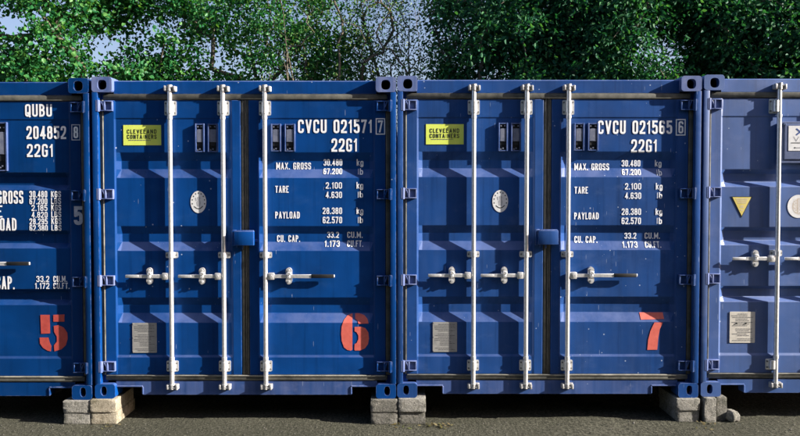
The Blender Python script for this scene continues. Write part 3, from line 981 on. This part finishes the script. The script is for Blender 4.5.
def decals_5(di, dob, pr):
    if di == 0:
        lock_box(dob, M['paint_d']); return
    b = (2.283, 2.347, 2.103, 2.225)
    line('owner_code', pr, dob, 'QUBU', 1.905, 2.122, 2.291, 2.392, 0.150)
    line('container_number', pr, dob, '204852', 1.911, 2.232, 2.111, 2.216, 0.150)
    line('size_code', pr, dob, '22G1', 1.913, 2.126, 1.966, 2.071, 0.150)
    line('check_digit', pr, dob, '8', 2.296, 2.334, 2.117, 2.211, 0.15)
    decal('check_digit_frame', pr, dob, M['pale'], lambda bm: stroke(bm, [Vector((b[0], b[2])), Vector((b[1], b[2])), Vector((b[1], b[3])), Vector((b[0], b[3])), Vector((b[0], b[2]))], 0.0035, 0.0003, 0))
    for s, a, c, v0, v1 in (('MAX.GROSS', 1.50, 1.878, 1.588, 1.694), ('TARE', 1.50, 1.707, 1.476, 1.574), ('PAYLOAD', 1.50, 1.820, 1.366, 1.472), ('CU. CAP.', 1.50, 1.797, 0.892, 0.998)):
        line('weight_label', pr, dob, s, a, c, v0, v1, 0.13)
    for s, a, c, v0, v1 in (('30.480', 1.928, 2.073, 1.638, 1.692), ('67.200', 1.928, 2.073, 1.583, 1.633), ('2.185', 1.944, 2.073, 1.529, 1.579), ('4.820', 1.944, 2.073, 1.474, 1.523),
                            ('28.295', 1.926, 2.073, 1.419, 1.469), ('62.380', 1.926, 2.073, 1.365, 1.415), ('33.2', 1.975, 2.080, 0.951, 1.001), ('1.172', 1.962, 2.080, 0.895, 0.945)):
        line('weight_figure', pr, dob, s, a, c, v0, v1, 0.15)
    for s, a, c, v0, v1 in (('CU.M.', 2.113, 2.225, 0.951, 1.001), ('CU.FT.', 2.113, 2.244, 0.895, 0.945)):
        line('weight_unit', pr, dob, s, a, c, v0, v1, 0.15)
    for i, s in enumerate(('KGS', 'LBS') * 3):
        line('weight_unit', pr, dob, s, 2.103, 2.184, 1.640 - i * 0.0546, 1.690 - i * 0.0546, 0.16)
    decal('stile_digit', pr, dob, M['pale'], lambda bm: text(bm, '5', 2.291, 2.363, 1.415, 1.569, 0.20))
    def nb(bm):
        bb, polys = NUM5
        for p in polys: fitpoly(bm, p, bb, 1.995, 2.223, 0.384, 0.686)
    decal('painted_number', pr, dob, M['red_dull'], nb)

def decals_8(di, dob, pr):
    if di == 1: return
    lock_box(dob, M['paint_c'])
    dv = 0.0225
    bm = bmesh.new(); y = 0.056
    prism(bm, [(0.250, 1.598 + dv), (0.422, 1.598 + dv), (0.336, 1.428 + dv)][::-1], y - 0.001, y + 0.003, 1)
    prism(bm, [(0.261, 1.592 + dv), (0.411, 1.592 + dv), (0.336, 1.442 + dv)][::-1], y - 0.0022, y, 0)
    for k, (hw, vv) in enumerate(((.050, 1.577), (.040, 1.562), (.034, 1.546), (.012, 1.522), (.016, 1.510), (.010, 1.487))):
        poly(bm, [(0.336 - hw, vv + dv - .003), (0.336 + hw, vv + dv - .003), (0.336 + hw, vv + dv + .003), (0.336 - hw, vv + dv + .003)], y - 0.0032, 2)
    for f in bm.faces: f.normal_update()
    obj('warning_triangle', bm, [M['yellow'], M['ink'], M['beige']], dob)
    oval_emblem(dob, pr, 0.795, 1.518 + dv, 0.088, 0.094, 1)
    data_plate(dob, pr, 0.250, 0.456, 0.406 + dv, 0.660 + dv, M['plate_pale'], 11, True)
    # document holder with a white card
    bm = bmesh.new()
    u0, u1, v0, v1 = 0.640, 0.960, 1.866 + dv, 2.203 + dv
    box(bm, u0, u1, 0.030, 0.058, v0, v1, 0.004, 1, 0)
    box(bm, u0 + .020, u1 - .02, 0.022, 0.032, v0 + .030, v1 - .026, 0.004, 1, 0)
    box(bm, u0 + .012, u0 + .030, 0.016, 0.032, v1 - .030, v1 - .012, 0.002, 1, 0)
    c0, c1, d0, d1 = 0.690, 0.925, 1.966 + dv, 2.166 + dv
    prism(bm, [(c0, d0), (c1, d0), (c1, d1), (c0, d1)], 0.0195, 0.023, 1)
    text(bm, 'X', c0 + .058, c0 + .128, d1 - .078, d1 - .018, 0.26, 2, 0.0185)
    text(bm, 'VE', c0 + .040, c0 + .135, d1 - .124, d1 - .084, 0.13, 4, 0.0185)
    poly(bm, [(c0 + .02, d0 + .060), (c1 - .02, d0 + .060), (c1 - .02, d0 + .066), (c0 + .02, d0 + .066)], 0.0185, 3)
    poly(bm, ellipse(c0 + .052, d0 + .024, .006, .006, 10), 0.0185, 3)
    poly(bm, [(c0 + .064, d0 + .020), (c0 + .15, d0 + .020), (c0 + .15, d0 + .028), (c0 + .064, d0 + .028)], 0.0185, 4)
    obj('card_holder', bm, [M['vent_blue'], M['emblem'], M['blue_ink'], M['ink'], M['emblem_grey']], dob)

VA = ([(0.816, 0.892, 1.996, 2.224, 0), (0.918, 1.000, 1.996, 2.224, 0)], [(1.428, 1.510, 2.000, 2.222, 0), (1.538, 1.624, 2.000, 2.222, 0)])
spec_paint = [None]
GRP = 'blue shipping containers standing in a row'
specs = [
 dict(x=-4.933, z=0.190, kind='B', paint=M['paint_d'], handle=1.103, doors=(1,), decals=decals_5, vents=([], [(1.540, 1.620, 1.853, 2.245, 0), (1.680, 1.762, 1.853, 2.245, 0)]), brk=0,
      label='deep blue shipping container with a dull red stencilled 5, cut off by the left edge'),
 dict(x=-2.470, z=0.200, kind='A', paint=M['paint_a'], handle=0.991, doors=(0, 1), decals=decals_A('021571', '7', NUM6, 0, 0), vents=VA, brk=0,
      label='blue shipping container with a red stencilled 6 and a yellow green sign'),
 dict(x=-0.022, z=0.207, kind='A', paint=M['paint_b'], handle=0.991, doors=(0, 1), decals=decals_A('021565', '6', NUM7, -0.014, -0.022), vents=VA, brk=0,
      label='speckled blue shipping container with a red stencilled 7 and a yellow green sign'),
 dict(x=2.436, z=0.216, kind='B', paint=M['paint_c'], handle=1.118, doors=(0,), decals=decals_8, vents=([], []), brk=-0.028,
      label='paler chalky blue shipping container with a yellow triangle label, cut off by the right edge'),
]
for sp in specs:
    spec_paint[0] = sp['paint']
    build_container(sp)

# ------------------------------------------------------------------ ground
def ground_z(x):
    t = cl((x - 0.5) / 1.9)
    return 0.02 * t * t * (3 - 2 * t)
xs = sorted(set([-400, -150, -60, -30, -16, -10] + [round(-8 + i * 0.1, 3) for i in range(161)] + [10, 16, 30, 60, 150, 400]))
ys = sorted(set([-400, -100, -40, -20, -12, -8, -5] + [round(-3 + i * 0.06, 3) for i in range(80)] + [2.5, 4, 7, 10, 15, 25, 60, 150, 400]))
rnd = random.Random(2)
bm = bmesh.new()
gv = []
for y in ys:
    row = []
    for x in xs:
        near = abs(x) < 8 and -3 < y < 1.7
        z = ground_z(x) + (rnd.uniform(-0.004, 0.002) if near else -0.004)
        row.append(bm.verts.new((x, y, z)))
    gv.append(row)
for j in range(len(ys) - 1):
    for i in range(len(xs) - 1):
        bm.faces.new((gv[j][i], gv[j][i + 1], gv[j + 1][i + 1], gv[j + 1][i]))
g = obj('ground', bm, M['ground'], None, 80)
tag(g, kind='structure')

# ------------------------------------------------------------------ concrete blocks under the corners
GB = 'concrete blocks propping the containers'
bl = [
 (-2.712, -2.497, -0.030, 0.41, 0.000, 0.093, 'block_grey', 'grey concrete block on the ground under the container with the red 5', .01),
 (-2.716, -2.499, -0.036, 0.40, 0.0935, 0.189, 'block_grey', 'grey concrete block topmost under the container with the red 5', -.006),
 (-2.492, -2.286, -0.032, 0.41, 0.000, 0.098, 'block_buff', 'buff sunlit block on the ground under the left corner of container 6', .0),
 (-2.494, -2.290, -0.040, 0.40, 0.0985, 0.199, 'block_buff', 'buff sunlit block topmost under the left corner of container 6', .012),
 (-0.235, -0.022, -0.030, 0.41, 0.000, 0.098, 'block_dark', 'dark stained block on the ground under the right corner of container 6', .0),
 (-0.238, -0.020, -0.036, 0.40, 0.0985, 0.199, 'block_dark', 'dark grey block topmost under the right corner of container 6', .006),
 (-0.014, 0.204, -0.026, 0.41, 0.000, 0.101, 'block_dark', 'dark stained block on the ground under the left corner of container 7', .0),
 (-0.014, 0.207, -0.040, 0.40, 0.1015, 0.206, 'block_grey', 'mottled grey block topmost under the left corner of container 7', -.004),
 (2.240, 2.416, -0.020, 0.42, 0.016, 0.110, 'block_grey', 'pale grey block on the ground under the right corner of container 7', .0),
 (2.232, 2.420, -0.030, 0.41, 0.1105, 0.206, 'block_grey', 'speckled grey block topmost under the right corner of container 7', .01),
 (2.452, 2.546, -0.040, 0.40, 0.016, 0.214, 'block_grey', 'upright pale block standing on edge under the left corner of the chalky container', .0),
 (2.556, 2.652, 0.000, 0.44, 0.016, 0.213, 'block_dark', 'upright dark rounded block beside the pale upright block', .05),
]
for i, (a, b, c, d, e, f, m, lab, rz) in enumerate(bl):
    rough_box('concrete_block', a, b, c, d, e, f, M[m], 10 + i, lab, 'block', GB, rz, 0.009 if i == 11 else 0.0035)

# broken lump on the right of the last block
bm = bmesh.new()
bmesh.ops.create_icosphere(bm, subdivisions=3, radius=0.5)
rr = random.Random(8)
for v in bm.verts:
    n = v.co.normalized()
    k = 1 + 0.16 * math.sin(5 * n.x + 1) * math.cos(4 * n.y) + rr.uniform(-.03, .03)
    v.co = Vector((n.x * 0.058 * k, n.y * 0.09 * k, max(-0.045, min(n.z * 0.075 * k, 0.055)) ))
st = obj('stone', bm, M['block_grey'], None, 60)
st.location = (2.692, 0.02, 0.055)
st.rotation_euler = (0, 0.1, 0.2)
st.scale = (0.85, 0.85, 0.85)
tag(st, 'small pale broken lump of stone lying right of the upright dark block', 'stone')

# ------------------------------------------------------------------ grit and leaf litter on the ground
def scatter(name, n, fn, mat, seed, kind_label, cat):
    rn = random.Random(seed)
    bm = bmesh.new()
    for i in range(n): fn(bm, rn)
    o = obj(name, bm, mat)
    return tag(o, kind_label, cat, kind='stuff')
def pebble(bm, rn):
    x = rn.uniform(-3.6, 3.6); y = rn.choice((rn.uniform(-0.6, 0.0), rn.uniform(-1.6, -0.05)))
    s = rn.uniform(0.0025, 0.007) * (1.5 if rn.random() < 0.06 else 1)
    r = bmesh.ops.create_icosphere(bm, subdivisions=1, radius=s)
    for v in r['verts']:
        v.co = Vector((v.co.x * rn.uniform(.8, 1.3), v.co.y * rn.uniform(.8, 1.3), v.co.z * 0.7))
    bmesh.ops.translate(bm, vec=(x, y, ground_z(x) + s * 0.25), verts=r['verts'])
scatter('grit', 350, pebble, M['block_dark'], 31, 'loose pale grit scattered over the tarmac in front of the containers', 'grit')
def fallen(bm, rn):
    cx, cy = rn.choice(((0.24, -0.06), (0.31, -0.10), (0.27, -0.05), (0.0, -0.06), (-2.3, -0.10), (2.45, -0.12)))
    x = cx + rn.gauss(0, 0.06); y = min(cy + rn.gauss(0, 0.05), -0.045)
    a = rn.uniform(0, 6.28); s = rn.uniform(0.010, 0.024)
    z = ground_z(x) + rn.uniform(0.002, 0.014)
    d = Vector((math.cos(a), math.sin(a), rn.uniform(-.3, .5))) * s
    p = Vector((-math.sin(a), math.cos(a), rn.uniform(-.3, .5))) * s * 0.45
    c = Vector((x, y, z))
    bm.faces.new([bm.verts.new(c - d), bm.verts.new(c + p), bm.verts.new(c + d), bm.verts.new(c - p)])
scatter('leaf_litter', 80, fallen, leaf_mat('fallen leaves', [(0.05, 0.055, 0.02), (0.11, 0.09, 0.04), (0.2, 0.16, 0.09), (0.07, 0.09, 0.03)], 0.1), 12, 'dry leaf litter and moss gathered at the feet of the blocks', 'leaf litter')

# ------------------------------------------------------------------ trees
def raw_mesh(name, verts, faces_n, mat, parent, k):
    me = bpy.data.meshes.new(name)
    nf = len(faces_n)
    me.vertices.add(len(verts)); me.vertices.foreach_set('co', verts.astype(np.float32).ravel())
    me.loops.add(nf * k); me.loops.foreach_set('vertex_index', faces_n.astype(np.int32).ravel())
    me.polygons.add(nf)
    me.polygons.foreach_set('loop_start', np.arange(0, nf * k, k, dtype=np.int32))
    me.update(calc_edges=True)
    me.validate()
    me.materials.append(mat)
    o = bpy.data.objects.new(name, me)
    C.objects.link(o)
    o.parent = parent
    return o

def leaves_mesh(centers, n_each, spread, size, seed, mat, parent, up=0.5, width=0.5, droop=0.0):
    rs = np.random.RandomState(seed)
    cen = np.asarray(centers)
    K = len(cen)
    sc = rs.uniform(0.55, 1.35, K)
    cnt = np.maximum(4, (n_each * sc ** 2 * rs.uniform(0.7, 1.3, K))).astype(int)
    idx = np.repeat(np.arange(K), cnt)
    c = cen[idx]
    N = len(c)
    off = rs.normal(size=(N, 3)) * np.array([spread, spread, spread * 0.6]) * sc[idx][:, None]
    off[:, 2] -= 0.25 * (off[:, 0] ** 2 + off[:, 1] ** 2) / spread
    pos = c + off
    facing = rs.normal(size=(K, 3)) * np.array([0.7, 0.7, 0.5])
    d = rs.normal(size=(N, 3)); d[:, 2] -= droop
    d += off / (spread + 1e-6) * 0.7
    d /= np.linalg.norm(d, axis=1)[:, None]
    nrm = rs.normal(size=(N, 3)) * 0.55 + facing[idx]; nrm[:, 2] += up
    s = np.cross(d, nrm); s /= (np.linalg.norm(s, axis=1)[:, None] + 1e-9)
    nn = np.cross(s, d)
    L = (size * rs.uniform(0.6, 1.25, N))[:, None]
    base = pos - d * L * 0.5
    tip = pos + d * L * 0.5
    fold = 0.16
    l1 = pos - d * L * 0.12 + s * L * width * 0.5 + nn * L * fold
    r1 = pos - d * L * 0.12 - s * L * width * 0.5 + nn * L * fold
    l2 = pos + d * L * 0.22 + s * L * width * 0.38 + nn * L * fold * .8
    r2 = pos + d * L * 0.22 - s * L * width * 0.38 + nn * L * fold * .8
    V = np.stack([base, l1, l2, tip, r2, r1], axis=1).reshape(-1, 3)
    i = np.arange(N)[:, None] * 6
    F = np.concatenate([i + np.array([[0, 3, 2, 1]]), i + np.array([[0, 5, 4, 3]])], axis=1).reshape(-1, 4)
    return raw_mesh('crown', V, F, mat, parent, 4)

def tree(name, label, x, y, z_lo, z_hi, rx, ry, n_clump, seed, leaf, bark, n_each, spread, size, trunk_r=0.16, stems=1, up_bias=0.6,
         twig=0.006, width=0.5, shell=0.5, holes=(), lean=(0, 0), zpow=1.0, limbs=()):
    rs = np.random.RandomState(seed)
    root = empty(name, (x, y, 0), label, 'tree', 'trees behind the containers')
    nodes = []; par = []
    zc = (z_lo + z_hi) / 2; rz = (z_hi - z_lo) / 2
    for s in range(stems):
        a = rs.uniform(0, 6.28)
        off = np.array([math.cos(a), math.sin(a), 0]) * (0.0 if stems == 1 else rs.uniform(0.1, 0.45))
        p = off + np.array([0, 0, -0.1]); prev = -1
        spread_dir = np.array([math.cos(a), math.sin(a) * 0.5, 0]) * (0.0 if stems == 1 else rs.uniform(0.1, 0.42)) + np.array([lean[0], lean[1], 0])
        top = zc * (0.85 if stems == 1 else rs.uniform(0.9, 1.35))
        k = 8 if stems == 1 else 10
        for i in range(k):
            nodes.append(p.copy()); par.append(prev); prev = len(nodes) - 1
            p = p + np.array([0, 0, top / (k - 1)]) + spread_dir * top / k * 1.6 + rs.normal(size=3) * np.array([.07, .07, 0.02])
    cl_pts = []
    while len(cl_pts) < n_clump:
        q = rs.uniform(-1, 1, 3)
        r = np.linalg.norm(q)
        if r > 1 or rs.rand() > shell + (1 - shell) * r: continue
        q[2] = math.copysign(abs(q[2]) ** zpow, q[2])
        w = np.array([q[0] * rx + lean[0] * zc, q[1] * ry + lean[1] * zc, zc + q[2] * rz])
        bad = False
        for hx, hz, hr in holes:
            if (w[0] + x - hx) ** 2 + (w[2] - hz) ** 2 < hr * hr: bad = True
        if not bad: cl_pts.append(w)
    cl_pts = np.array(cl_pts)
    order = np.argsort(np.linalg.norm(cl_pts - np.array([0, 0, zc * 0.8]), axis=1))
    n_tr = len(nodes)
    tips = []
    for ci in order:
        q = cl_pts[ci]
        A = np.array(nodes)
        dv = q - A
        dist = np.linalg.norm(dv, axis=1)
        cost = dist + up_bias * np.maximum(0, -(dv[:, 2])) + up_bias * 0.35 * np.maximum(0, np.linalg.norm(dv[:, :2], axis=1) - dv[:, 2])
        cost[A[:, 2] < z_lo * 0.45] += 3
        b = int(np.argmin(cost))
        prev = b
        nseg = max(2, int(dist[b] / 0.28))
        bend = rs.normal(size=3) * dist[b] * 0.10 + np.array([0, 0, dist[b] * 0.10])
        for i in range(1, nseg + 1):
            s = i / nseg
            p = A[b] + dv[b] * s + bend * math.sin(math.pi * s) + rs.normal(size=3) * 0.015
            nodes.append(p); par.append(prev); prev = len(nodes) - 1
        tips.append(prev)
    cnt = np.zeros(len(nodes)); cnt[tips] = 1
    for i in range(len(nodes) - 1, -1, -1):
        if par[i] >= 0: cnt[par[i]] += cnt[i]
    rad = twig * np.sqrt(np.maximum(cnt, 1)) ** 1.05
    rad = np.minimum(rad, trunk_r * 1.3)
    V = []; F = []
    # branches as five-sided tapered tubes
    for i in range(len(nodes)):
        if par[i] < 0: continue
        p0, p1 = nodes[par[i]], nodes[i]
        r0, r1 = min(rad[par[i]], rad[i] * 1.25), rad[i]
        d = p1 - p0; ln = np.linalg.norm(d)
        if ln < 1e-6: continue
        d /= ln
        a = np.cross(d, [0.3, 0.9, 0.31]); a /= np.linalg.norm(a); b2 = np.cross(d, a)
        base = len(V)
        m = 5 if r1 < 0.03 else 9
        for pp, r_ in ((p0 - d * r0 * 0.25, r0), (p1 + d * r1 * 0.25, r1)):
            for k in range(m):
                t = 6.2832 * k / m
                V.append(pp + (a * math.cos(t) + b2 * math.sin(t)) * r_)
        for k in range(m):
            F.append((base + k, base + (k + 1) % m, base + m + (k + 1) % m, base + m + k))
    for pts, ra, rb in limbs:
        base = len(V); m = 9
        for i, p in enumerate(pts):
            s = i / (len(pts) - 1); r_ = ra + (rb - ra) * s
            d = np.array(pts[min(i + 1, len(pts) - 1)]) - np.array(pts[max(i - 1, 0)]); d = d / np.linalg.norm(d)
            a = np.cross(d, [0.1, 0.95, 0.2]); a /= np.linalg.norm(a); b2 = np.cross(d, a)
            for k in range(m):
                t = 6.2832 * k / m
                V.append(np.array(p) + (a * math.cos(t) + b2 * math.sin(t)) * r_ * (1 + 0.08 * math.sin(3 * t + i)))
            if i:
                for k in range(m):
                    q = base + (i - 1) * m
                    F.append((q + k, q + (k + 1) % m, q + m + (k + 1) % m, q + m + k))
    raw_mesh('trunk', np.array(V), np.array(F), bark, root, 4)
    if n_each:
        leaves_mesh(cl_pts, n_each, spread, size, seed + 1, leaf, root, width=width)
    return root

tree('broadleaf_tree', 'bright green broadleaf tree with a thick pale limb at the left edge', -7.4, 9.6, 3.0, 7.6, 3.1, 1.5, 150, 3, M['leaf_bright'], M['bark'], 240, 0.24, 0.094, 0.17,
     holes=((-7.85, 5.3, 0.8), (-5.9, 5.1, 0.5), (-5.2, 5.3, 0.4)),
     limbs=(([(0.02, -0.1, 5.02), (-0.15, -0.25, 4.98), (-0.31, -0.35, 4.94), (-0.47, -0.38, 4.98), (-0.59, -0.4, 5.19), (-0.79, -0.4, 5.58), (-1.0, -0.4, 6.1)], 0.075, 0.04),), twig=0.010, width=0.75)
tree('broadleaf_tree', 'looser green broadleaf tree with sky showing through behind container 6', -3.6, 10.6, 3.0, 7.6, 2.7, 1.4, 135, 7, M['leaf_bright'], M['bark'], 200, 0.22, 0.082, 0.13,
     holes=((-5.9, 5.2, 0.5), (-5.2, 5.4, 0.5), (-4.4, 4.9, 0.4), (-3.2, 4.6, 0.35)), twig=0.008, width=0.7)
tree('thin_stemmed_tree', 'sparse many stemmed tree with small leaves left of centre', -1.55, 9.8, 2.6, 7.4, 1.7, 1.3, 150, 12, M['leaf_mid'], M['bark'], 52, 0.26, 0.060, 0.06, stems=7, up_bias=1.6, twig=0.006, width=0.55)
tree('thin_stemmed_tree', 'sparse many stemmed tree with small leaves at the middle of the row', 0.45, 10.2, 2.6, 7.4, 1.6, 1.3, 160, 16, M['leaf_mid'], M['bark'], 62, 0.26, 0.060, 0.06, stems=6, up_bias=1.6, twig=0.006, width=0.55)
for i, (x, y, rx, n, lab) in enumerate((
        (2.5, 9.8, 1.9, 300, 'dense dark evergreen tree right beside the sparse stems'),
        (4.9, 9.5, 1.9, 300, 'dense dark evergreen tree behind the right half of container 7'),
        (7.3, 9.6, 1.9, 300, 'dense dark evergreen tree behind the chalky container at the right edge'),
        (9.9, 9.2, 2.0, 280, 'dense dark evergreen tree beyond the right edge, farthest right'))):
    tree('evergreen_tree', lab, x, y, 2.6, 7.2, rx, 1.6, n, 40 + i * 3, M['leaf_dark'], M['bark_dark'], 175, 0.25, 0.104, 0.12, twig=0.0085, width=0.5, shell=0.35, holes=((5.05, 4.95, 0.6), (5.6, 4.75, 0.5), (2.0, 4.4, 0.35)))

# ------------------------------------------------------------------ unseen leaf belt added behind the camera to block sky light
rs = np.random.RandomState(77)
wc = np.stack([rs.uniform(-28, 26, 2000), rs.uniform(-20, -15, 2000), rs.uniform(0.3, 13.0, 2000)], axis=1)
wc[:, 2] *= 0.8 + 0.2 * np.sin(wc[:, 0] * 0.9) * np.cos(wc[:, 0] * 0.37)
sky_blocker = leaves_mesh(wc, 30, 0.65, 0.42, 78, M['leaf_dark'], None, width=0.6)
sky_blocker.name = 'sky_blocker'
tag(sky_blocker, 'unseen dark leaf belt added behind the camera to deepen shade on the containers', 'sky_blocker', kind='stuff')
